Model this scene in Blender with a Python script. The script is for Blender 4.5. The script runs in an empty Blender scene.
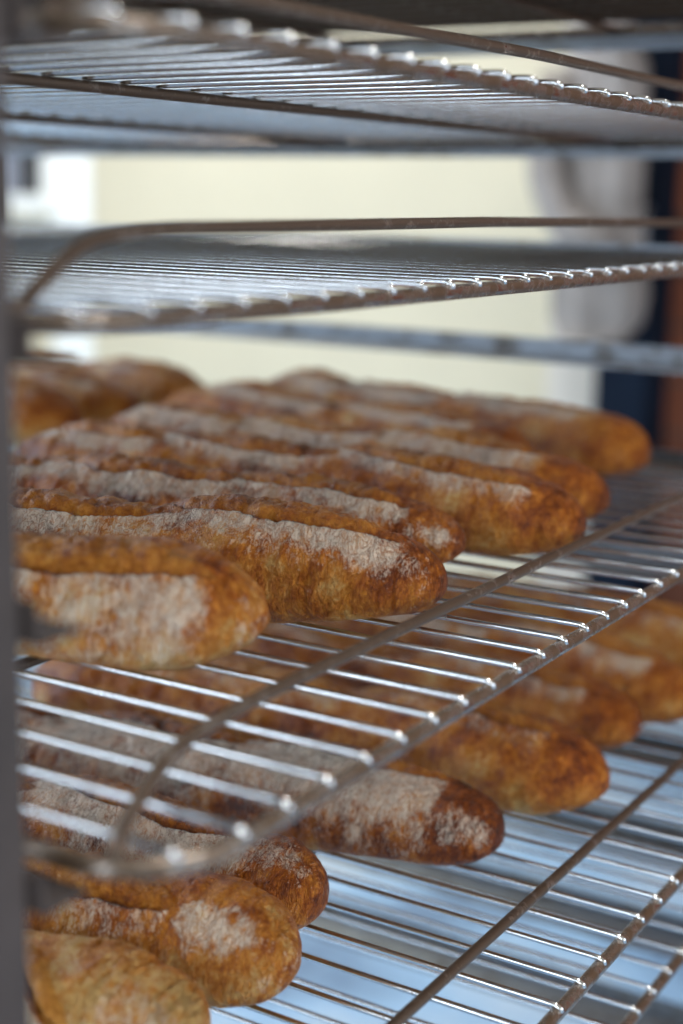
import bpy, math, random
import numpy as np
from mathutils import Vector, Matrix

rng = random.Random(7)
ZC = 1.15                      # camera height above the floor
col = bpy.context.scene.collection
sc = bpy.context.scene

# ------------------------------------------------------------------ helpers
def link_mesh(name, verts, faces, mat, parent=None, smooth=True, loc=None):
    me = bpy.data.meshes.new(name)
    me.from_pydata([tuple(v) for v in verts], [], faces)
    me.update()
    if smooth:
        me.polygons.foreach_set('use_smooth', [True] * len(me.polygons))
    me.materials.append(mat)
    o = bpy.data.objects.new(name, me)
    col.objects.link(o)
    if parent: o.parent = parent
    if loc: o.location = loc
    return o

def empty(name, loc=(0, 0, 0), rz=0.0):
    o = bpy.data.objects.new(name, None)
    o.empty_display_size = .05
    col.objects.link(o)
    o.location = loc
    o.rotation_euler = (0, 0, rz)
    return o

def tag(o, label=None, cat=None, group=None, kind=None):
    if label: o['label'] = label
    if cat: o['category'] = cat
    if group: o['group'] = group
    if kind: o['kind'] = kind
    return o

class MB:
    def __init__(s): s.v = []; s.f = []
    def box(s, x0, x1, y0, y1, z0, z1, bev=0.0):
        n = len(s.v)
        if bev <= 0:
            for z in (z0, z1):
                for x, y in ((x0, y0), (x1, y0), (x1, y1), (x0, y1)): s.v.append((x, y, z))
            s.f += [(n+3, n+2, n+1, n), (n+4, n+5, n+6, n+7), (n, n+1, n+5, n+4), (n+1, n+2, n+6, n+5), (n+2, n+3, n+7, n+6), (n+3, n, n+4, n+7)]
        else:
            b = bev
            rings = []
            for z, i in ((z0, b), (z0+b, 0), (z1-b, 0), (z1, b)):
                k = len(s.v); rings.append(k)
                for x, y in ((x0+b, y0+i), (x1-b, y0+i), (x1-i, y0+b), (x1-i, y1-b), (x1-b, y1-i), (x0+b, y1-i), (x0+i, y1-b), (x0+i, y0+b)):
                    s.v.append((x, y, z))
            s.f.append(tuple(rings[0]+j for j in range(7, -1, -1)))
            s.f.append(tuple(rings[3]+j for j in range(8)))
            for a, c in zip(rings, rings[1:]):
                for j in range(8):
                    s.f.append((a+j, a+(j+1) % 8, c+(j+1) % 8, c+j))
        return s
    def tube(s, pts, r, n=12, closed=False, caps=True):
        P = [Vector(p) for p in pts]
        m = len(P)
        rr = r if isinstance(r, (list, tuple)) else [r]*m
        up = None; base = len(s.v)
        for i, p in enumerate(P):
            if closed: t = (P[(i+1) % m]-P[i-1]).normalized()
            else: t = (P[min(i+1, m-1)]-P[max(i-1, 0)]).normalized()
            if up is None:
                up = Vector((0, 0, 1)) if abs(t.z) < .9 else Vector((1, 0, 0))
            a = (up - t*up.dot(t)).normalized(); up = a
            b = t.cross(a)
            for k in range(n):
                th = 2*math.pi*k/n
                s.v.append(tuple(p + (a*math.cos(th)+b*math.sin(th))*rr[i]))
        for i in range(m if closed else m-1):
            i2 = (i+1) % m
            for k in range(n):
                s.f.append((base+i*n+k, base+i*n+(k+1) % n, base+i2*n+(k+1) % n, base+i2*n+k))
        if not closed and caps:
            s.f.append(tuple(base+k for k in range(n-1, -1, -1)))
            s.f.append(tuple(base+(m-1)*n+k for k in range(n)))
        return s
    def build(s, name, mat, parent=None, smooth=False, loc=None):
        return link_mesh(name, s.v, s.f, mat, parent, smooth, loc)

# ------------------------------------------------------------------ materials
def new_mat(name):
    m = bpy.data.materials.new(name); m.use_nodes = True
    nt = m.node_tree; bs = nt.nodes['Principled BSDF']
    return m, nt, bs
def N(nt, t, **kw):
    n = nt.nodes.new(t)
    for k, v in kw.items():
        if k.startswith('i_'):
            key = k[2:]
            n.inputs[int(key) if key.isdigit() else key.replace('_', ' ')].default_value = v
        else: setattr(n, k, v)
    return n
def L(nt, a, b): nt.links.new(a, b)
def ramp(nt, stops, interp='LINEAR'):
    r = nt.nodes.new('ShaderNodeValToRGB'); r.color_ramp.interpolation = interp
    e = r.color_ramp.elements
    while len(e) < len(stops): e.new(.5)
    for el, (p, c) in zip(e, stops):
        el.position = p; el.color = (c, c, c, 1) if isinstance(c, (int, float)) else (*c, 1)
    return r
def mathn(nt, op, a, b=None, clamp=False):
    n = nt.nodes.new('ShaderNodeMath'); n.operation = op; n.use_clamp = clamp
    for i, v in enumerate((a, b)):
        if v is None: continue
        if hasattr(v, 'is_output') or hasattr(v, 'links'): nt.links.new(v, n.inputs[i])
        else: n.inputs[i].default_value = v
    return n.outputs[0]
def mixc(nt, f, a, b):
    n = nt.nodes.new('ShaderNodeMix'); n.data_type = 'RGBA'
    for key, v in ((0, f), (6, a), (7, b)):
        if hasattr(v, 'links'): nt.links.new(v, n.inputs[key])
        else: n.inputs[key].default_value = v if isinstance(v, (int, float)) else (*v, 1)
    return n.outputs[2]

def plain(name, c, rough=.6, metal=0.0, noise=0.0, nscale=8, bump=0.0):
    m, nt, bs = new_mat(name)
    bs.inputs['Roughness'].default_value = rough; bs.inputs['Metallic'].default_value = metal
    tc = N(nt, 'ShaderNodeTexCoord')
    nz = N(nt, 'ShaderNodeTexNoise'); nz.inputs['Scale'].default_value = nscale; nz.inputs['Detail'].default_value = 6
    L(nt, tc.outputs['Object'], nz.inputs['Vector'])
    lo = [max(0, x*(1-noise)) for x in c]; hi = [min(1, x*(1+noise)) for x in c]
    r = ramp(nt, [(.3, lo), (.7, hi)]); L(nt, nz.outputs['Fac'], r.inputs[0]); L(nt, r.outputs[0], bs.inputs['Base Color'])
    if bump:
        b = N(nt, 'ShaderNodeBump'); b.inputs['Strength'].default_value = bump; b.inputs['Distance'].default_value = .002
        L(nt, nz.outputs['Fac'], b.inputs['Height']); L(nt, b.outputs[0], bs.inputs['Normal'])
    return m

def metal(name, clean, dirt, amount, rough=.25, drough=.55, scale=90):
    """steel with baked-on brown grime in patches (amount 0..1)"""
    m, nt, bs = new_mat(name)
    tc = N(nt, 'ShaderNodeTexCoord')
    n1 = N(nt, 'ShaderNodeTexNoise'); n1.inputs['Scale'].default_value = scale; n1.inputs['Detail'].default_value = 8; n1.inputs['Roughness'].default_value = .65
    n2 = N(nt, 'ShaderNodeTexNoise'); n2.inputs['Scale'].default_value = scale*6; n2.inputs['Detail'].default_value = 3
    L(nt, tc.outputs['Object'], n1.inputs['Vector']); L(nt, tc.outputs['Object'], n2.inputs['Vector'])
    s = mathn(nt, 'ADD', mathn(nt, 'MULTIPLY', n1.outputs['Fac'], .75), mathn(nt, 'MULTIPLY', n2.outputs['Fac'], .25))
    c = .5 + (amount-.5)*.42
    r = ramp(nt, [(max(0, c-.07), 1.0), (min(1, c+.07), 0.0)]); L(nt, s, r.inputs[0])
    L(nt, mixc(nt, r.outputs[0], clean, dirt), bs.inputs['Base Color'])
    rg = N(nt, 'ShaderNodeMapRange'); rg.inputs[3].default_value = rough; rg.inputs[4].default_value = drough
    L(nt, r.outputs[0], rg.inputs[0]); L(nt, rg.outputs[0], bs.inputs['Roughness'])
    mr = N(nt, 'ShaderNodeMapRange'); mr.inputs[3].default_value = 1.0; mr.inputs[4].default_value = .45
    L(nt, r.outputs[0], mr.inputs[0]); L(nt, mr.outputs[0], bs.inputs['Metallic'])
    b = N(nt, 'ShaderNodeBump'); b.inputs['Strength'].default_value = .35; b.inputs['Distance'].default_value = .0004
    L(nt, s, b.inputs['Height']); L(nt, b.outputs[0], bs.inputs['Normal'])
    return m

M_wire = metal('bright_wire_steel', (.72, .74, .76), (.20, .14, .09), .14, .17, .4, 120)
M_frame = metal('grimy_frame_steel', (.42, .37, .33), (.13, .085, .055), .62, .16, .30, 70)
M_guard = metal('browned_guard_steel', (.36, .31, .27), (.10, .066, .045), .78, .22, .4, 80)
M_rail = metal('rack_rail_steel', (.24, .27, .31), (.12, .105, .09), .35, .42, .55, 30)
M_post = plain('rack_post_metal', (.052, .037, .032), .6, .0, .25, 25)
M_tray = plain('shade_tray_steel', (.12, .085, .06), .5, .5, .3, 20)
M_rubber = plain('caster_rubber', (.03, .03, .032), .7)
M_cream = plain('cream_wall_paint', (.56, .50, .37), .8, 0, .03, 3)
M_white = plain('white_paint', (.85, .85, .82), .6, 0, .03, 5)
M_pillar = plain('grey_beige_plaster', (.50, .45, .39), .85, 0, .12, 6, .3)
M_ceil = plain('ceiling_paint', (.34, .27, .20), .9, 0, .1, 3)
M_coat = plain('pale_grey_cloth', (.22, .195, .18), .95, 0, .3, 9)
M_locker = plain('navy_metal', (.005, .009, .018), .75, .0, .3, 4)
M_locker.node_tree.nodes['Principled BSDF'].inputs['Specular IOR Level'].default_value = .08
M_dark = plain('dark_slate', (.03, .03, .035), .5, 0, .2, 4)
M_glass = plain('grey_window_glass', (.30, .33, .42), .15, .1, .2, 3)
M_loaf = None

# brick
def brick():
    m, nt, bs = new_mat('reddish_brick')
    tc = N(nt, 'ShaderNodeTexCoord')
    mp = N(nt, 'ShaderNodeMapping'); mp.inputs['Rotation'].default_value = (math.pi/2, 0, math.pi/2)
    L(nt, tc.outputs['Object'], mp.inputs['Vector'])
    b = N(nt, 'ShaderNodeTexBrick'); b.inputs['Color1'].default_value = (.22, .062, .025, 1); b.inputs['Color2'].default_value = (.14, .04, .018, 1)
    b.inputs['Mortar'].default_value = (.07, .05, .04, 1); b.inputs['Scale'].default_value = 4.0
    L(nt, mp.outputs[0], b.inputs['Vector']); L(nt, b.outputs['Color'], bs.inputs['Base Color'])
    bs.inputs['Roughness'].default_value = .85
    return m
M_brick = brick()

def floor_mat():
    m, nt, bs = new_mat('pale_blue_grey_floor')
    tc = N(nt, 'ShaderNodeTexCoord')
    n1 = N(nt, 'ShaderNodeTexNoise'); n1.inputs['Scale'].default_value = 2.2; n1.inputs['Detail'].default_value = 5
    L(nt, tc.outputs['Object'], n1.inputs['Vector'])
    r = ramp(nt, [(.36, (.12, .20, .32)), (.48, (.27, .43, .62)), (.66, (.46, .54, .62))])
    L(nt, n1.outputs['Fac'], r.inputs[0]); L(nt, r.outputs[0], bs.inputs['Base Color'])
    bs.inputs['Roughness'].default_value = .35
    return m
M_floor = floor_mat()

def loaf_mat():
    m, nt, bs = new_mat('bread_crust')
    tc = N(nt, 'ShaderNodeTexCoord'); oi = N(nt, 'ShaderNodeObjectInfo')
    off = N(nt, 'ShaderNodeVectorMath', operation='SCALE'); off.inputs[0].default_value = (3.1, 5.7, 2.3); 
    at = N(nt, 'ShaderNodeAttribute'); at.attribute_name = 'crust'; at.attribute_type = 'GEOMETRY'
    sp = N(nt, 'ShaderNodeSeparateColor'); L(nt, at.outputs['Color'], sp.inputs[0])
    score, flour, bake = sp.outputs[0], sp.outputs[1], sp.outputs[2]
    vec = tc.outputs['Object']
    def noise(scale, detail=4, rough=.55, dist=0.0, v=None):
        n = N(nt, 'ShaderNodeTexNoise'); n.inputs['Scale'].default_value = scale; n.inputs['Detail'].default_value = detail
        n.inputs['Roughness'].default_value = rough; n.inputs['Distortion'].default_value = dist
        L(nt, v or vec, n.inputs['Vector']); return n.outputs['Fac']
    mp = N(nt, 'ShaderNodeMapping'); mp.inputs['Scale'].default_value = (.9, 1.25, .8); L(nt, vec, mp.inputs['Vector'])
    nA, nB, nC, nF = noise(38, 4), noise(240, 5, .6, .4), noise(900, 3), noise(150, 7, .72, .9, mp.outputs[0])
    # short crinkles in the skin of the crust
    mc = N(nt, 'ShaderNodeMapping'); mc.inputs['Scale'].default_value = (.75, 1.5, .6); L(nt, vec, mc.inputs['Vector'])
    def crinkle(scale, w, dist):
        n = noise(scale, 3, .6, dist, mc.outputs[0])
        a = mathn(nt, 'ABSOLUTE', mathn(nt, 'SUBTRACT', n, .5))
        rr_ = ramp(nt, [(0, 1.0), (w, 0.0)]); L(nt, a, rr_.inputs[0]); return rr_.outputs[0]
    ck = mathn(nt, 'MAXIMUM', crinkle(75, .045, 1.6), mathn(nt, 'MULTIPLY', crinkle(190, .05, 1.0), .75))
    ck = mathn(nt, 'MULTIPLY', ck, mathn(nt, 'SUBTRACT', 1.0, score))
    # crust colour
    bake = mathn(nt, 'ADD', bake, mathn(nt, 'MULTIPLY', ck, .10))
    t = mathn(nt, 'ADD', bake, mathn(nt, 'MULTIPLY', mathn(nt, 'SUBTRACT', nA, .5), 1.25))
    t = mathn(nt, 'ADD', t, mathn(nt, 'MULTIPLY', mathn(nt, 'SUBTRACT', nB, .5), .8), True)
    rc = ramp(nt, [(0, (.76, .46, .16)), (.25, (.66, .235, .026)), (.46, (.44, .110, .007)), (.68, (.20, .038, .004)), (.95, (.05, .012, .003))])
    L(nt, t, rc.inputs[0])
    # opened score colour
    ts = mathn(nt, 'ADD', mathn(nt, 'MULTIPLY', nB, .55), mathn(nt, 'MULTIPLY', nA, .45))
    ts = mathn(nt, 'ADD', ts, mathn(nt, 'MULTIPLY', mathn(nt, 'SUBTRACT', bake, .45), .5))
    rs = ramp(nt, [(.28, (.60, .26, .045)), (.43, (.42, .140, .013)), (.55, (.24, .060, .005)), (.70, (.07, .018, .004))])
    L(nt, ts, rs.inputs[0])
    rsc = ramp(nt, [(.42, 0.0), (.58, 1.0)]); L(nt, score, rsc.inputs[0])
    base = mixc(nt, rsc.outputs[0], rc.outputs[0], rs.outputs[0])
    # flour dusting, broken up by the wrinkles
    f = mathn(nt, 'ADD', flour, mathn(nt, 'MULTIPLY', mathn(nt, 'SUBTRACT', nF, .5), 1.3))
    f = mathn(nt, 'ADD', f, mathn(nt, 'MULTIPLY', mathn(nt, 'SUBTRACT', nC, .5), .9))
    f = mathn(nt, 'ADD', f, mathn(nt, 'MULTIPLY', mathn(nt, 'SUBTRACT', nB, .5), .45))
    f = mathn(nt, 'SUBTRACT', f, mathn(nt, 'MULTIPLY', ck, .42))
    rf = ramp(nt, [(.34, 0.0), (.52, .30), (.80, .56), (1.0, .82)]); L(nt, f, rf.inputs[0])
    L(nt, mixc(nt, rf.outputs[0], base, (.80, .68, .54)), bs.inputs['Base Color'])
    mr = N(nt, 'ShaderNodeMapRange'); mr.inputs[3].default_value = .42; mr.inputs[4].default_value = .9
    L(nt, rf.outputs[0], mr.inputs[0]); L(nt, mr.outputs[0], bs.inputs['Roughness'])
    bs.inputs['Specular IOR Level'].default_value = .32
    # relief
    vo = N(nt, 'ShaderNodeTexVoronoi', feature='DISTANCE_TO_EDGE'); vo.inputs['Scale'].default_value = 160
    mpv = N(nt, 'ShaderNodeMapping'); mpv.inputs['Scale'].default_value = (.5, 1.5, .5)
    nd = N(nt, 'ShaderNodeTexNoise'); nd.inputs['Scale'].default_value = 90
    L(nt, vec, nd.inputs['Vector'])
    va = N(nt, 'ShaderNodeVectorMath', operation='MULTIPLY_ADD'); L(nt, nd.outputs['Color'], va.inputs[0]); va.inputs[1].default_value = (.012, .012, .012); L(nt, vec, va.inputs[2])
    L(nt, va.outputs[0], mpv.inputs['Vector']); L(nt, mpv.outputs[0], vo.inputs['Vector'])
    cr = ramp(nt, [(0, 0.0), (.09, 1.0)]); L(nt, vo.outputs['Distance'], cr.inputs[0])
    h = mathn(nt, 'ADD', mathn(nt, 'MULTIPLY', nF, 1.0), mathn(nt, 'MULTIPLY', nB, .6))
    h = mathn(nt, 'ADD', h, mathn(nt, 'MULTIPLY', nC, .28))
    h = mathn(nt, 'ADD', h, mathn(nt, 'MULTIPLY', cr.outputs[0], .10))
    h = mathn(nt, 'SUBTRACT', h, mathn(nt, 'MULTIPLY', ck, .38))
    b = N(nt, 'ShaderNodeBump'); b.inputs['Strength'].default_value = 1.0; b.inputs['Distance'].default_value = .0046
    L(nt, h, b.inputs['Height']); L(nt, b.outputs[0], bs.inputs['Normal'])
    return m
M_loaf = loaf_mat()

# ------------------------------------------------------------------ numpy noise
def _hash(ix, iy, iz, seed):
    h = (ix.astype(np.int64)*374761393 + iy.astype(np.int64)*668265263 + iz.astype(np.int64)*2147483647 + seed*1274126177) & 0xffffffff
    h = ((h ^ (h >> 13))*1274126177) & 0xffffffff
    h = ((h ^ (h >> 16))*2246822519) & 0xffffffff
    return ((h ^ (h >> 15)) & 0xffff)/65535.0
def vnoise(x, y, z, seed=0):
    x0, y0, z0 = np.floor(x), np.floor(y), np.floor(z)
    fx, fy, fz = x-x0, y-y0, z-z0
    fx, fy, fz = [t*t*t*(t*(t*6-15)+10) for t in (fx, fy, fz)]
    r = 0
    for dx in (0, 1):
        for dy in (0, 1):
            for dz in (0, 1):
                r = r + _hash(x0+dx, y0+dy, z0+dz, seed)*(fx if dx else 1-fx)*(fy if dy else 1-fy)*(fz if dz else 1-fz)
    return r*2-1
def fbm(x, y, z, seed=0, oct=4, gain=.5):
    s = 0; a = 1; t = 0
    for o in range(oct):
        s = s + a*vnoise(x*2**o+o*17.3, y*2**o+o*5.1, z*2**o, seed+o); t += a; a *= gain
    return s/t

def sstep(a, b, x):
    t = np.clip((x-a)/(b-a), 0, 1); return t*t*(3-2*t)

# ------------------------------------------------------------------ a loaf
def make_loaf(tip, end, z0, W=.041, H=.066, scores=(), flour=.6, bake=.45, res=(240, 132), seed=1, label='', group=None,
              bend=0.0, tipflour=.3, band=(25, 26), fs=1.0, tippow=2.4, patches=(), crease=.0009):
    """tip/end: XY of the nose nearest the shelf's open edge and of the far nose; z0: height of what it rests on.
    angle phi: 0 = flank towards -X, 90 = top, 180 = flank towards +X"""
    tip = np.array(tip, float); end = np.array(end, float)
    d = end-tip; Ln = np.linalg.norm(d); d /= Ln
    yaw = math.atan2(d[1], d[0]) - math.pi/2           # local +Y runs from nose to far end
    nu, nv = res
    u = np.linspace(0, 1, nu); u = .5-.5*np.cos(np.pi*u)*(1-.35*(1-np.abs(np.cos(np.pi*u))))   # denser at the noses
    u = np.clip((u-u[0])/(u[-1]-u[0]), 0, 1)
    ph = np.linspace(-np.pi, np.pi, nv, endpoint=False)
    U, P = np.meshgrid(u, ph, indexing='ij')
    Y = U*Ln
    # radius profile: full body, rounded noses
    e1 = np.clip(Y/(W*1.55), 0, 1); e2 = np.clip((Ln-Y)/(W*1.7), 0, 1)
    R = (1-(1-e1)**tippow)**(1/2.0)*(1-(1-e2)**2.4)**(1/2.0)
    R = R*(1 + .05*np.sin(U*9+seed) + .035*np.sin(U*17+seed*2.1)) * (1-.06*(2*U-1)**2)
    c, s = np.cos(P), np.sin(P)
    ex = .86
    cx = np.sign(c)*np.abs(c)**ex; sz = np.sign(s)*np.abs(s)**ex
    hT, hB = H*.60, H*.40
    rr = R
    X = -W*cx*rr
    Z = np.where(s > 0, hT*sz*rr, hB*np.sign(sz)*np.abs(sz)**.8*rr)
    # large uneven swelling
    nx, ny, nz = -np.cos(P), 0*P, np.sin(P)
    big = fbm(X/.045+seed*3.1, Y/.06, Z/.045+seed, seed, 3)
    disp = .0054*big*np.minimum(1, R*1.3)
    Pd = np.degrees(P)
    side = 1-sstep(-40, -5, -Pd-60)*0
    wr = fbm(Y/.0065+seed, X/.03, Z/.022, seed+9, 4, .55)
    wr2 = fbm(Y/.016+seed, X/.022, Z/.02, seed+31, 3)
    topm = sstep(-60, -20, Pd)*sstep(220, 160, Pd)
    wr3 = fbm(Y/.0075+seed*1.7+X/.05, X/.05, Z/.035, seed+61, 4, .6)
    disp = disp + .0014*wr*topm + .0016*(1-np.abs(wr2)*2.0)*topm*.6 - crease*np.exp(-(wr3/.07)**2)*topm*sstep(-.25, .25, fbm(X/.03, Y/.03, Z/.03, seed+77, 2))
    sm = np.zeros_like(U); lip = np.zeros_like(U)
    pedge = np.zeros_like(U); fband = np.zeros_like(U)
    for (s0, s1, pa, pb, w) in scores:
        t = (U-s0)/(s1-s0); inside = (t > 0) & (t < 1); tc_ = np.clip(t, 0, 1)
        hw = w*np.sqrt(np.clip(np.sin(np.pi*tc_), 0, 1))*(1+.12*vnoise(Y/.02, Y*0+seed, Y*0, seed+4))+1e-3
        pc = pa+(pb-pa)*tc_ + 3.0*vnoise(Y/.03+seed, Y*0, Y*0, seed+5)+1.2*vnoise(Y/.006+seed, Y*0, Y*0, seed+6)
        q = (Pd-pc)/hw
        m = np.where(inside, sstep(1.06, .94, np.abs(q)), 0)
        # near lip stands proud (the ear), sharp drop inside, rounded bulge of burst crumb
        env = np.where(inside, np.sin(np.pi*tc_)**.5, 0)
        dn = (Pd-(pc-hw))   # degrees beyond the near edge
        ear = np.where(dn < 0, np.exp(-(dn/9)**2), np.exp(-(dn/2.2)**2))
        groove = np.exp(-((dn-5)/4.0)**2)
        df = ((pc+hw)-Pd)
        ear2 = np.where(df < 0, np.exp(-(df/8)**2), np.exp(-(df/3)**2))
        bulge = np.clip(1-q*q, 0, 1)**.8
        disp = disp + env*(.0048*ear - .0050*groove + .0010*ear2 + .0062*bulge)
        rough = fbm(Y/.008+seed, X/.008, Z/.008, seed+12, 5, .62)
        disp = disp + m*.0026*rough
        sm = np.maximum(sm, m)
        dist = np.maximum(-dn, 0)
        fband = np.maximum(fband, np.where(dn < 0, np.minimum(1, env*2.6)*np.exp(-(dist/band[1])**2.2), 0))
        pedge = np.maximum(pedge, env*(np.exp(-(dn/1.6)**2)))
    X = X+nx*disp; Z = Z+nz*disp
    X = X + bend*np.sin(np.pi*U)
    Z = Z - Z.min()
    # slight flattening where it sits on the wires
    Z = np.where(Z < .004, Z*.5+.002, Z); Z = Z-Z.min()
    # dusting
    fl = flour*fband + flour*.4*np.exp(-((Pd-155)/30)**2)
    fl = fl + .30*fbm(Y/.035*fs+seed*2, X/.022, Z/.022, seed+20, 4)*(.5+.8*fband)
    nose = sstep(.10, 0, U)+sstep(.93, 1.0, U)
    fl = fl*(1-.6*nose) + tipflour*nose*(.5+.7*fbm(X/.012, Y/.012, Z/.012, seed+22, 3))
    fl = fl*(1+.95*fbm(X/.011+seed, Y/.011, Z/.013, seed+90, 4, .6))
    for (ps, pp, rs_, rp_, am) in patches:
        pn = fbm(X/.010+seed, Y/.010, Z/.010, seed+55, 4, .6)
        fl = fl + am*sstep(1.25, .35, np.sqrt(((U-ps)/rs_)**2+((Pd-pp)/rp_)**2)+.7*pn)
    fl = fl*(1-.85*sm)
    fl = np.clip(fl+.10, 0, 1)
    bk = bake + .22*fbm(Y/.07+seed, X/.05, Z/.05, seed+40, 3) + .16*sstep(.12, 0, U) + .12*sstep(.9, 1, U)
    bk = bk - .15*sstep(25, -25, Pd)*sstep(-150, -80, Pd)*(1-nose*.8) + .5*pedge + .1*sstep(60, 100, Pd)*(1-sm)
    bk = np.clip(bk, 0, 1)
    V = np.stack([X, Y, Z], -1).reshape(-1, 3)
    idx = np.arange(nu*nv).reshape(nu, nv)
    a = idx[:-1]; b = idx[1:]
    a2 = np.roll(a, -1, 1); b2 = np.roll(b, -1, 1)
    Q = np.stack([a, a2, b2, b], -1).reshape(-1, 4)
    smq = sm.reshape(-1)[Q].mean(1) > .5
    colr = np.stack([sm, fl, bk, np.ones_like(sm)], -1).reshape(-1, 4)
    def mk(name, faces, caps=()):
        used = np.unique(np.concatenate([faces.reshape(-1)] + [np.array(cp) for cp in caps])) if len(faces) else np.array([], int)
        remap = -np.ones(len(V), int); remap[used] = np.arange(len(used))
        me = bpy.data.meshes.new(name)
        vv = V[used]; ff = remap[faces]
        fl_ = [tuple(int(i) for i in r) for r in ff] + [tuple(int(remap[i]) for i in cp) for cp in caps]
        me.from_pydata(vv.tolist(), [], fl_); me.update()
        me.polygons.foreach_set('use_smooth', [True]*len(me.polygons))
        ca = me.color_attributes.new('crust', 'FLOAT_COLOR', 'POINT')
        ca.data.foreach_set('color', colr[used].reshape(-1).astype(np.float32))
        me.materials.append(M_loaf)
        o = bpy.data.objects.new(name, me); col.objects.link(o); return o
    body = mk('loaf', Q[~smq], caps=[idx[0, ::1].tolist(), idx[-1, ::-1].tolist()])
    body.location = (tip[0], tip[1], z0); body.rotation_euler = (0, 0, yaw)
    tag(body, label, 'bread', group)
    if smq.any():
        # split the opened score by connected slash: one child per slash
        for k, (s0, s1, pa, pb, w) in enumerate(scores):
            uc = U.reshape(-1)[Q].mean(1); pc_ = Pd.reshape(-1)[Q[:, 0]]
            own = []
            best = None
            dists = []
            for (q0, q1, qa, qb, qw) in scores:
                tt = (uc-q0)/(q1-q0)
                dd = np.abs(pc_-(qa+(qb-qa)*np.clip(tt, 0, 1)))+1e4*((tt < -.002) | (tt > 1.002))
                dists.append(dd)
            sel = smq & (np.argmin(np.array(dists), 0) == k)
            if sel.sum() > 4:
                ch = mk('score', Q[sel]); ch.parent = body
    return body

# ------------------------------------------------------------------ wire shelves
PITCH, FIRST = .03, .0171
LEN, WID = .930, 1.0
RW, RF, RG = .0018, .0040, .0031
def rounded_rect(x0, x1, y0, y1, r, z, n=8):
    pts = []
    for cx, cy, a0 in ((x0+r, y0+r, 180), (x1-r, y0+r, 270), (x1-r, y1-r, 0), (x0+r, y1-r, 90)):
        for k in range(n+1):
            a = math.radians(a0+90*k/n); pts.append((cx+r*math.cos(a), cy+r*math.sin(a), z))
    return pts
def densify(pts, step=.05):
    out = []
    for a, b in zip(pts, pts[1:]):
        a, b = Vector(a), Vector(b); n = max(1, int((b-a).length/step))
        out += [tuple(a.lerp(b, k/n)) for k in range(n)]
    out.append(tuple(pts[-1])); return out
def smoothpath(pts, r=.012, n=5):
    P = [Vector(p) for p in pts]; out = [tuple(P[0])]
    for i in range(1, len(P)-1):
        a, b, c = P[i-1], P[i], P[i+1]
        ra = min(r, (a-b).length*.45, (c-b).length*.45)
        p0 = b+(a-b).normalized()*ra; p1 = b+(c-b).normalized()*ra
        for k in range(n+1):
            t = k/n; out.append(tuple(p0*(1-t)**2+b*2*t*(1-t)+p1*t*t))
    out.append(tuple(P[-1])); return out

_wire_me = None
def make_shelf(x, y, z, rz, label, guard_h=.0195, wm=None, plain_grid=False):
    global _wire_me
    if wm: _wire_me = None
    root = empty('wire_shelf', (x, y, ZC+z), rz)
    tag(root, label, 'shelf', 'wire baking shelves in the rack')
    zf = -(RF+RW*.55)
    fr = rounded_rect(0, LEN, 0, WID, .042, zf)
    MB().tube(fr, RF, 14, closed=True).build('frame', M_frame, root, True)
    # raised guard rail inset from the open edge, dropping at both ends onto the frame
    gy = .047
    g = smoothpath([(.004, .024, zf+.004), (.020, .034, .002), (.066, gy, guard_h-.004), (.115, gy, guard_h), (.42, gy-.002, guard_h+.002), (.80, gy, guard_h), (LEN-.03, gy, guard_h-.004), (LEN-.006, gy-.01, zf+.004)], .02, 6)
    if not plain_grid: MB().tube(densify(g, .03), RG, 12).build('guard_rail', M_guard, root, True)
    gb = [(px, WID-py, pz) for px, py, pz in densify(g, .03)]
    MB().tube(gb, RG, 10).build('guard_rail', M_guard, root, True)
    for yy in (() if plain_grid else (.215, .50, .785)):
        MB().tube(densify([(.004, yy, zf+.0), (LEN-.004, yy, zf+.0)], .1), RG, 10).build('support_rod', M_guard, root, True)
    n = int((LEN-.03-FIRST)/PITCH)+1
    for k in range(n):
        xx = FIRST+PITCH*k
        if xx < .012 or xx > LEN-.012: continue
        yin = 0.0
        for xc in (xx, LEN-xx):
            if xc < .042: yin = .042-math.sqrt(max(0, .042**2-(.042-xc)**2))
        if _wire_me is None or yin > 0:
            a = [(0, yin-.0032, -.0030), (0, yin-.0022, -.0008), (0, yin+.001, .0002), (0, yin+.006, .0003)]
            b = [(0, WID-p[1], p[2]) for p in reversed(a)]
            pts = a + [(0, yin+.1+.8*j/6*(WID-2*yin), .0) for j in range(7)] + b
            pts = sorted(pts, key=lambda p: p[1])
            w = MB().tube(pts, [RW*.75]+[RW]*(len(pts)-2)+[RW*.75], 10).build('cross_wire', wm or M_wire, root, True)
            if yin == 0: _wire_me = w.data
            w.location = (xx, 0, 0)
        else:
            w = bpy.data.objects.new('cross_wire', _wire_me); col.objects.link(w); w.parent = root; w.location = (xx, 0, 0)
    if wm: _wire_me = None
    return root

S = {}
S[0] = make_shelf(.380, .300, .156, 0, 'wire shelf at the very top of the picture, cut off by its upper edge', .0195, M_guard)
S[1] = make_shelf(.3848, .331, .060, -.030, 'empty wire shelf seen from below, second from the top')
S[2] = make_shelf(.3863, .350, -.0405, -.004, 'empty wire shelf directly above the upper row of loaves', .0265)
S[3] = make_shelf(.376, .2985, -.2306, 0, 'wire shelf in mid picture holding the row of sharpest floury loaves')
S[4] = make_shelf(.3842, .270, -.4145, -.004, 'wire shelf at the bottom holding the lower row of loaves')
S[5] = make_shelf(.380, .286, -.508, 0, 'blurred empty wire shelf lowest of all, under the one with the lower loaves', plain_grid=True)

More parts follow.
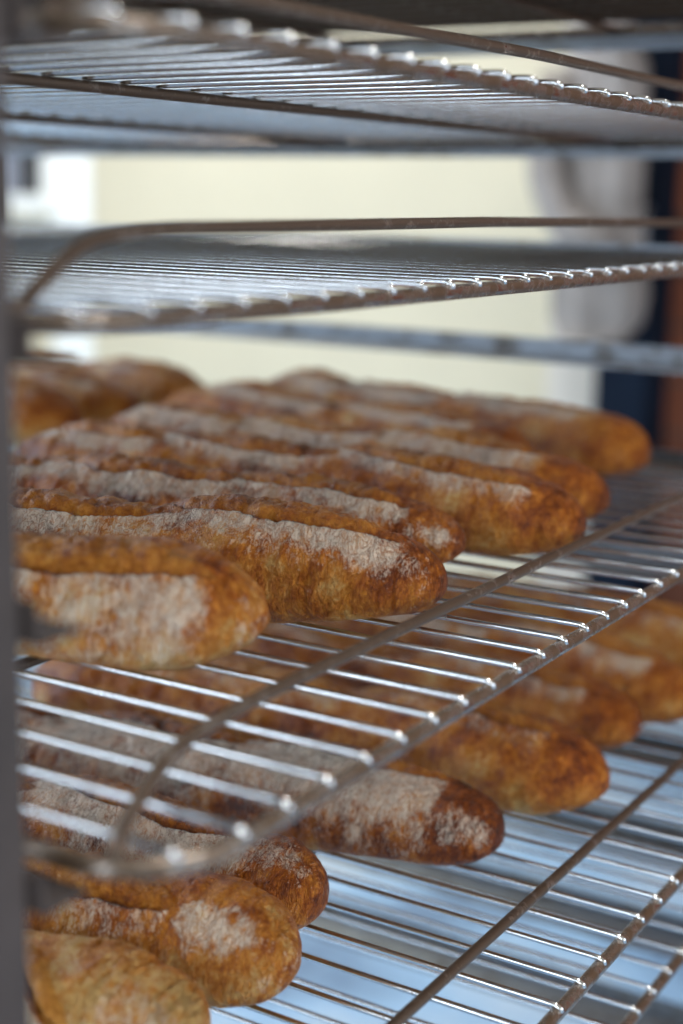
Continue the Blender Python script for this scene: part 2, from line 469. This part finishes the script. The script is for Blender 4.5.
def make_shade_tray():  # added dark sheet, blocks light so the top shelf stays dim
    root = empty('shade_tray', (.845, .80, ZC+.156+RW)); tag(root, 'added dark tray blocking light above the topmost shelf', 'tray')
    a, b = .425, .42
    MB().box(-a, a, -b, b, .0002, .0018).build('tray_base', M_tray, root)
    rim = rounded_rect(-a-.006, a+.006, -b-.006, b+.006, .03, .022)
    lo = rounded_rect(-a, a, -b, b, .026, .0012)
    n = len(rim); vs = lo+rim; fs = [(k, (k+1) % n, n+(k+1) % n, n+k) for k in range(n)]
    w = link_mesh('tray_wall', vs, fs, M_tray, root)
    sm = w.modifiers.new('thick', 'SOLIDIFY'); sm.thickness = .0012
    MB().tube(rim, .003, 8, closed=True).build('rolled_rim', M_tray, root, True)
make_shade_tray()

# ------------------------------------------------------------------ the rack itself
rack = empty('bakery_rack', (.85, .8, 0)); tag(rack, 'dark metal rack trolley whose posts and rails carry all the wire shelves', 'rack')
def rp(mb, name, mat, smooth=False):
    o = mb.build(name, mat, rack, smooth); o.location = (-.85, -.8, 0); return o
PX0, PX1 = .322, .350
PY0 = .3345
for (x0, x1) in ((PX0, PX1), (1.345, 1.373)):
    for y0 in (PY0, 1.335):
        rp(MB().box(x0, x1, y0, y0+.032, .10, 1.72, .002), 'post', M_post)
for yy in (PY0+.002, 1.337):
    rp(MB().box(PX1, 1.345, yy, yy+.028, .12, .15, .002), 'base_bar', M_post)
    rp(MB().box(PX1, 1.345, yy, yy+.028, 1.66, 1.69, .002), 'top_bar', M_post)
slots = [.156+.0935, .156, .060, -.0405, -.1335, -.2306, -.323, -.4145, -.508, -.6015, -.695, -.79]
for z in slots:
    zb = ZC+z-.0110-.0012
    # near and far L-shaped runners
    rp(MB().box(.350, .352, .330, 1.35, zb, zb+.014).box(.352, .374, .330, 1.35, zb-.002, zb), 'runner', M_post)
    rp(MB().box(1.343, 1.345, .22, 1.35, zb-.006, zb+.016).box(1.290, 1.343, .22, 1.35, zb-.002, zb), 'runner', M_rail)
for x in (.336, 1.359):
    for y in (PY0+.016, 1.351):
        w = MB(); w.tube([(x, y-.014, .045), (x, y-.010, .045), (x, y+.010, .045), (x, y+.014, .045)], [.038, .045, .045, .038], 20)
        o = rp(w, 'caster', M_rubber, True)
        f = MB().box(x-.006, x+.006, y-.018, y-.0155, .03, .10).box(x-.006, x+.006, y+.0155, y+.018, .03, .10).box(x-.012, x+.012, y-.018, y+.018, .092, .10)
        f.build('caster_fork', M_rail, o)

# ------------------------------------------------------------------ the loaves
Z3 = ZC-.2306+RW; Z4 = ZC-.4145+RW
G3 = 'floury loaves on the middle shelf'; G3R = 'loaves in the rear row of the middle shelf'; G4 = 'loaves on the lower shelf'
HI = (400, 230)
make_loaf((.582, .394), (.405, .80), Z3, .047, .059, [(.05, .66, 62, 98, 28), (.62, .97, 78, 108, 22)], 0.79, 0.26, HI, 3,
          'nearest loaf on the middle shelf, floury white flank at the left edge', G3, tipflour=.18, band=(8, 95), crease=.0016, patches=[(.09, 12, .06, 46, .38), (.15, 24, .03, 10, .5), (.015, 0, .02, 90, .3), (.30, 5, .07, 16, .5)])
make_loaf((.700, .357), (.552, .78), Z3, .041, .055, [(.05, .38, 78, 98, 22), (.32, .68, 78, 100, 23), (.64, .96, 80, 104, 22)], 0.96, 0.36, HI, 11,
          'second loaf on the middle shelf, its sharp brown nose facing right', G3, tipflour=.26, band=(36, 30), patches=[(.06, 42, .06, 30, .42)])
make_loaf((.800, .397), (.708, .84), Z3, .039, .050, [(.07, .38, 78, 98, 22), (.32, .68, 78, 102, 24), (.64, .96, 80, 104, 22)], 1.10, 0.40, (300, 170), 23,
          'third loaf on the middle shelf, small nose tucked between two longer ones', G3, tipflour=.42, band=(42, 30), patches=[(.035, 35, .035, 28, .8)])
make_loaf((.890, .355), (.826, .80), Z3, .043, .056, [(.06, .42, 64, 104, 22), (.38, .70, 78, 102, 24), (.68, .96, 78, 104, 22)], 0.94, .36, (300, 170), 31,
          'orange-brown loaf on the middle shelf with a high split ear at its nose', G3, tipflour=.06, band=(44, 22))
make_loaf((.976, .373), (.965, .82), Z3, .038, .053, [(.10, .42, 84, 106, 22), (.40, .70, 80, 106, 24), (.68, .96, 80, 106, 22)], 1.30, 0.30, (260, 150), 43,
          'loaf on the middle shelf behind the orange-brown one with the ear', G3, tipflour=.08, band=(50, 34))
make_loaf((1.172, .417), (1.262, .86), Z3, .038, .054, [(.12, .45, 98, 118, 18), (.43, .72, 92, 112, 22), (.70, .96, 86, 112, 24)], 1.30, 0.34, (260, 150), 51,
          'farthest loaf on the middle shelf, whitened along the top, nose beside the dark locker', G3, tipflour=.1, band=(62, 34), bend=-.018)
make_loaf((1.075, .48), (1.125, .88), Z3, .038, .052, [(.10, .50, 80, 112, 22), (.48, .9, 80, 112, 22)], 1.25, 0.34, (200, 110), 57,
          'half hidden loaf lying just before the farthest one on the middle shelf', G3, tipflour=.1)
rear = [((1.015, .90), (.965, 1.235)), ((1.118, .915), (1.078, 1.235)), ((1.222, .90), (1.190, 1.235))]
rl = ['leftmost of three blurred loaves at the back of the middle shelf, against the post',
      'middle one of three blurred loaves at the upper left back of the middle shelf',
      'rightmost of three blurred loaves at the upper left back of the middle shelf']
for i, ((t, e), lb) in enumerate(zip(rear, rl)):
    make_loaf(t, e, Z3, .042, .055-.002*(i % 3), [(.08, .5, 80, 112, 26), (.48, .92, 80, 110, 26)], .55, .24, (160, 90), 60+i, lb, G3R, tipflour=.12)
# lower shelf
make_loaf((.515, .382), (.405, .81), Z4, .037, .052, [(.12, .22, 15, 92, 17), (.25, .55, 58, 100, 26), (.54, .92, 66, 108, 26)], 1.0, .04, HI, 71,
          'pale crusty loaf in the bottom left corner of the picture', G4, tipflour=.34, band=(38, 45), crease=.0018, patches=[(.07, 40, .06, 45, .6), (.21, 5, .05, 34, .75), (.25, 62, .05, 26, .5), (.15, 75, .02, 20, .5)])
make_loaf((.590, .379), (.492, .81), Z4, .036, .061, [(.14, .46, 58, 112, 30), (.30, .62, 50, 80, 16), (.60, .93, 72, 110, 27)], 0.67, 0.24, HI, 83,
          'loaf with a flour patch on its nose, second from the bottom left', G4, tipflour=.50, band=(30, 30), patches=[(.085, 48, .055, 30, .95)])
make_loaf((.660, .407), (.600, .84), Z4, .034, .058, [(.10, .45, 85, 112, 24), (.43, .9, 80, 110, 25)], 1.05, 0.42, (300, 170), 91,
          'loaf whose dark nose shows below the curved shelf corner, third on lower shelf', G4, tipflour=.28, band=(60, 55), patches=[(.10, 70, .08, 35, .6)])
make_loaf((.802, .363), (.712, .83), Z4, .038, .052, [(.08, .40, 105, 128, 20), (.38, .70, 100, 125, 22), (.68, .95, 95, 120, 22)], 1.20, 0.52, (300, 170), 103,
          'dark loaf dusted white, fourth on the lower shelf, seen through the middle wires', G4, tipflour=.28, band=(55, 85), patches=[(.045, 30, .05, 35, .55)])
make_loaf((.909, .335), (.852, .80), Z4, .039, .061, [(.08, .42, 82, 116, 22), (.40, .72, 80, 115, 22), (.70, .95, 80, 112, 22)], 0.50, .33, (260, 150), 113,
          'smooth golden-sided loaf, fifth on the lower shelf', G4, tipflour=.0)
make_loaf((1.038, .360), (.990, .81), Z4, .039, .052, [(.08, .42, 82, 115, 22), (.40, .72, 80, 115, 22), (.70, .95, 80, 112, 22)], 0.70, 0.32, (240, 140), 127,
          'orange loaf, sixth on the lower shelf, against the grey background', G4, tipflour=.0)
make_loaf((1.112, .338), (1.100, .78), Z4, .036, .060, [(.08, .42, 82, 115, 22), (.40, .72, 80, 115, 22), (.70, .95, 80, 112, 22)], 1.05, 0.34, (240, 140), 131,
          'pinkish dusted loaf at the right edge of the lower shelf', G4, tipflour=.1, band=(45, 30))
make_loaf((1.225, .340), (1.228, .78), Z4, .040, .062, [(.08, .5, 82, 115, 22), (.48, .95, 80, 115, 22)], 0.60, 0.32, (200, 120), 137,
          'last loaf on the lower shelf, behind the pinkish one at the right edge', G4, tipflour=.05)

# ------------------------------------------------------------------ the room
def struct(name, mb, mat):
    o = mb.build(name, mat); o['kind'] = 'structure'; return o
XF = 3.4
struct('floor', MB().box(-2.4, XF+.1, -2.6, 3.9, -.1, 0), M_floor)
struct('ceiling', MB().box(-2.4, XF+.1, -2.6, 3.9, 2.9, 3.0), M_ceil)
# far wall: cream, with a window at its left end
WY0, WY1, WZ0, WZ1 = 3.09, 3.60, ZC-.01, ZC+.95
fw = MB().box(XF, XF+.1, 1.33, WY0, 0, 2.9).box(XF, XF+.1, WY0, WY1, 0, WZ0).box(XF, XF+.1, WY0, WY1, WZ1, 2.9).box(XF, XF+.1, WY1, 3.9, 0, 2.9)
struct('wall_far', fw, M_cream)
struct('wall_right', MB().box(XF-.05, XF+.1, -2.6, 1.33, 0, 2.9), M_brick)
struct('trim_1', MB().box(XF-.012, XF, 2.94, WY0, 0, 2.9), M_white)
struct('trim_2', MB().box(XF-.12, XF-.05, 1.295, 1.43, 0, 2.9, .01), M_pillar)
wf = MB().box(XF-.02, XF+.05, WY0, WY0+.025, WZ0, WZ1).box(XF-.02, XF+.05, WY1-.03, WY1, WZ0, WZ1).box(XF-.02, XF+.05, WY0+.025, WY1-.03, WZ1-.04, WZ1)
wf.box(XF-.06, XF+.05, WY0-.02, WY1+.02, WZ0-.05, WZ0)
w1 = empty('window_1', (XF, WY0, WZ0)); w1['kind'] = 'structure'
for nm, mb, mt in (('window_frame', wf, M_white), ('mullion', MB().box(XF-.015, XF+.03, 3.135, 3.215, WZ0, WZ1-.04), M_dark),
                   ('pane', MB().box(XF+.03, XF+.04, WY0+.025, WY1-.03, WZ0, WZ1-.04), M_glass)):
    o = mb.build(nm, mt, w1); o.location = (-XF, -WY0, -WZ0)
# daylight side walls with wide window openings (behind and to the right of the camera)
def wall_open(name, axis, pos, a0, a1, o0, o1, z0, z1, th=.1):
    mb = MB()
    for (p0, p1, q0, q1) in ((a0, o0, 0, 2.9), (o1, a1, 0, 2.9), (o0, o1, 0, z0), (o0, o1, z1, 2.9)):
        if axis == 'y': mb.box(p0, p1, pos-th, pos, q0, q1)
        else: mb.box(pos-th, pos, p0, p1, q0, q1)
    struct(name, mb, M_cream)
wall_open('wall_front', 'y', -2.5, -2.4, XF-.05, -1.4, 2.9, .75, 2.5)
wall_open('wall_left', 'y', 3.85, -2.4, XF, -.8, 1.8, 1.0, 2.55)
wall_open('wall_near', 'x', -2.3, -2.5, 3.75, -.2, 3.2, .85, 2.4)
# baker's coat hanging on the pillar
def coat():
    hook_y, top = 1.240, ZC+.41
    root = empty('hanging_coat', (3.10, hook_y, top)); tag(root, 'pale grey cloth jacket hanging on the pillar beside the dark locker', 'jacket')
    prof = [(0.0, 1.255, .045), (-.05, 1.255, .06), (-.12, 1.243, .088), (-.24, 1.240, .095), (-.40, 1.240, .094), (-.52, 1.240, .10), (-.60, 1.236, .112), (-.66, 1.238, .106), (-.705, 1.245, .075)]
    vs, fs = [], []; n = 40
    for i, (dz, yc, hw) in enumerate(prof):
        for k in range(n):
            th = 2*math.pi*k/n
            fold = 1+.10*math.sin(5*th+i*.35)+.06*math.sin(9*th+1+i*.2)
            vs.append((.062*math.sin(th)*fold, yc-hook_y+hw*math.cos(th)*(1+.03*math.sin(7*th+i)), dz))
    for i in range(len(prof)-1):
        for k in range(n): fs.append((i*n+k, i*n+(k+1) % n, (i+1)*n+(k+1) % n, (i+1)*n+k))
    fs.append(tuple(range(n))); m = (len(prof)-1)*n; fs.append(tuple(m+k for k in range(n-1, -1, -1)))
    link_mesh('jacket_body', vs, fs, M_coat, root)
    # bent sleeve over the lower front
    MB().tube(smoothpath([(-.05, .09, -.14), (-.075, .105, -.34), (-.08, .05, -.46), (-.08, -.06, -.50)], .05, 6), .042, 14).build('sleeve', M_coat, root, True)
    MB().tube(smoothpath([(.0, .0, -.02), (.0, .01, .05), (.05, .072, .06), (.181, .076, .06)], .02, 5), .005, 8).build('hook', M_dark, root, True)
coat()
# tall locker
def locker():
    root = empty('locker', (3.28, 1.225, 0)); tag(root, 'tall dark navy metal locker against the reddish brick wall', 'locker')
    ox = (-3.28, -1.225, 0)
    for nm, mb, mt in (('body', MB().box(3.22, 3.345, 1.150, 1.28, .03, 2.1, .004), M_locker),
                       ('door', MB().box(3.208, 3.22, 1.155, 1.275, .06, 2.06, .002), M_locker),
                       ('plinth', MB().box(3.23, 3.34, 1.155, 1.275, 0, .03), M_dark)):
        o = mb.build(nm, mt, root); o.location = ox
        if nm == 'door':
            h = MB().tube([(3.208, 1.17, 1.02), (3.19, 1.17, 1.02), (3.19, 1.17, 1.14), (3.208, 1.17, 1.14)], .005, 8).build('handle', M_rail, o, True)
locker()

# ------------------------------------------------------------------ light
def area(name, loc, rot, sx, sy, e, c):
    l = bpy.data.lights.new(name, 'AREA'); l.shape = 'RECTANGLE'; l.size = sx; l.size_y = sy; l.energy = e; l.color = c
    o = bpy.data.objects.new(name, l); col.objects.link(o); o.location = loc; o.rotation_euler = rot; return o
area('daylight_front_window', (.75, -2.7, 1.65), (math.radians(90), 0, 0), 4.3, 1.8, 78, (.82, .90, 1.0))
area('daylight_near_window', (-2.5, 1.5, 1.62), (0, math.radians(-90), 0), 1.5, 3.4, 84, (.80, .89, 1.0))
area('daylight_left_window', (.5, 3.95, 1.78), (math.radians(-90), 0, 0), 2.6, 1.55, 150, (.66, .82, 1.0))
# warm fill lamps out of view, added to brighten far wall and rack
def lamp(x, y, e, label):
    root = empty('fill_lamp', (x, y, 2.9)); tag(root, label, 'lamp')
    m, nt, bs = new_mat('fill_diffuser'); bs.inputs['Emission Color'].default_value = (1, .93, .8, 1); bs.inputs['Emission Strength'].default_value = 3
    MB().box(-.62, .62, -.09, .09, -.06, 0, .006).build('housing', M_white, root)
    MB().box(-.60, .60, -.07, .07, -.075, -.0601, .004).build('diffuser', m, root)
    area('fill_light', (x, y, 2.80), (0, 0, 0), 1.2, .14, e, (1.0, .94, .84))
lamp(2.5, 2.3, 22, 'added fill lamp brightening the far cream wall')
lamp(.9, .1, 14, 'added fill lamp brightening the open side of the rack')

w = bpy.data.worlds.new('daylight'); sc.world = w; w.use_nodes = True
bg = w.node_tree.nodes['Background']; bg.inputs[0].default_value = (.62, .78, 1.0, 1); bg.inputs[1].default_value = .12

# ------------------------------------------------------------------ camera
F, PIT, ROLL, YAW = 1485.677, .20807, .02012243, .54581
def to_cam(v):
    x, y, z = v
    c, s = math.cos(PIT), math.sin(PIT); y, z = y*c-z*s, y*s+z*c
    c, s = math.cos(ROLL), math.sin(ROLL); x, y = x*c-y*s, x*s+y*c
    return (x, y, z)
ux = to_cam((math.sin(YAW), 0, math.cos(YAW))); vy = to_cam((-math.cos(YAW), 0, math.sin(YAW))); wz = tuple(-t for t in to_cam((0, 1, 0)))
right = Vector((ux[0], vy[0], wz[0])); down = Vector((ux[1], vy[1], wz[1])); fwd = Vector((ux[2], vy[2], wz[2]))
cam = bpy.data.cameras.new('camera'); co = bpy.data.objects.new('camera', cam); col.objects.link(co)
R = Matrix((right, -down, -fwd)).transposed()
co.matrix_world = Matrix.Translation((0, 0, ZC)) @ R.to_4x4()
cam.sensor_fit = 'VERTICAL'; cam.sensor_height = 36; cam.lens = F/1024*36
cam.clip_start = .02
cam.dof.use_dof = True; cam.dof.focus_distance = .825; cam.dof.aperture_fstop = 3.0
sc.camera = co
sc.view_settings.view_transform = 'Standard'; sc.view_settings.look = 'None'
sc.view_settings.gamma = 1; sc.view_settings.use_curve_mapping = False
sc.view_settings.exposure = 0.42
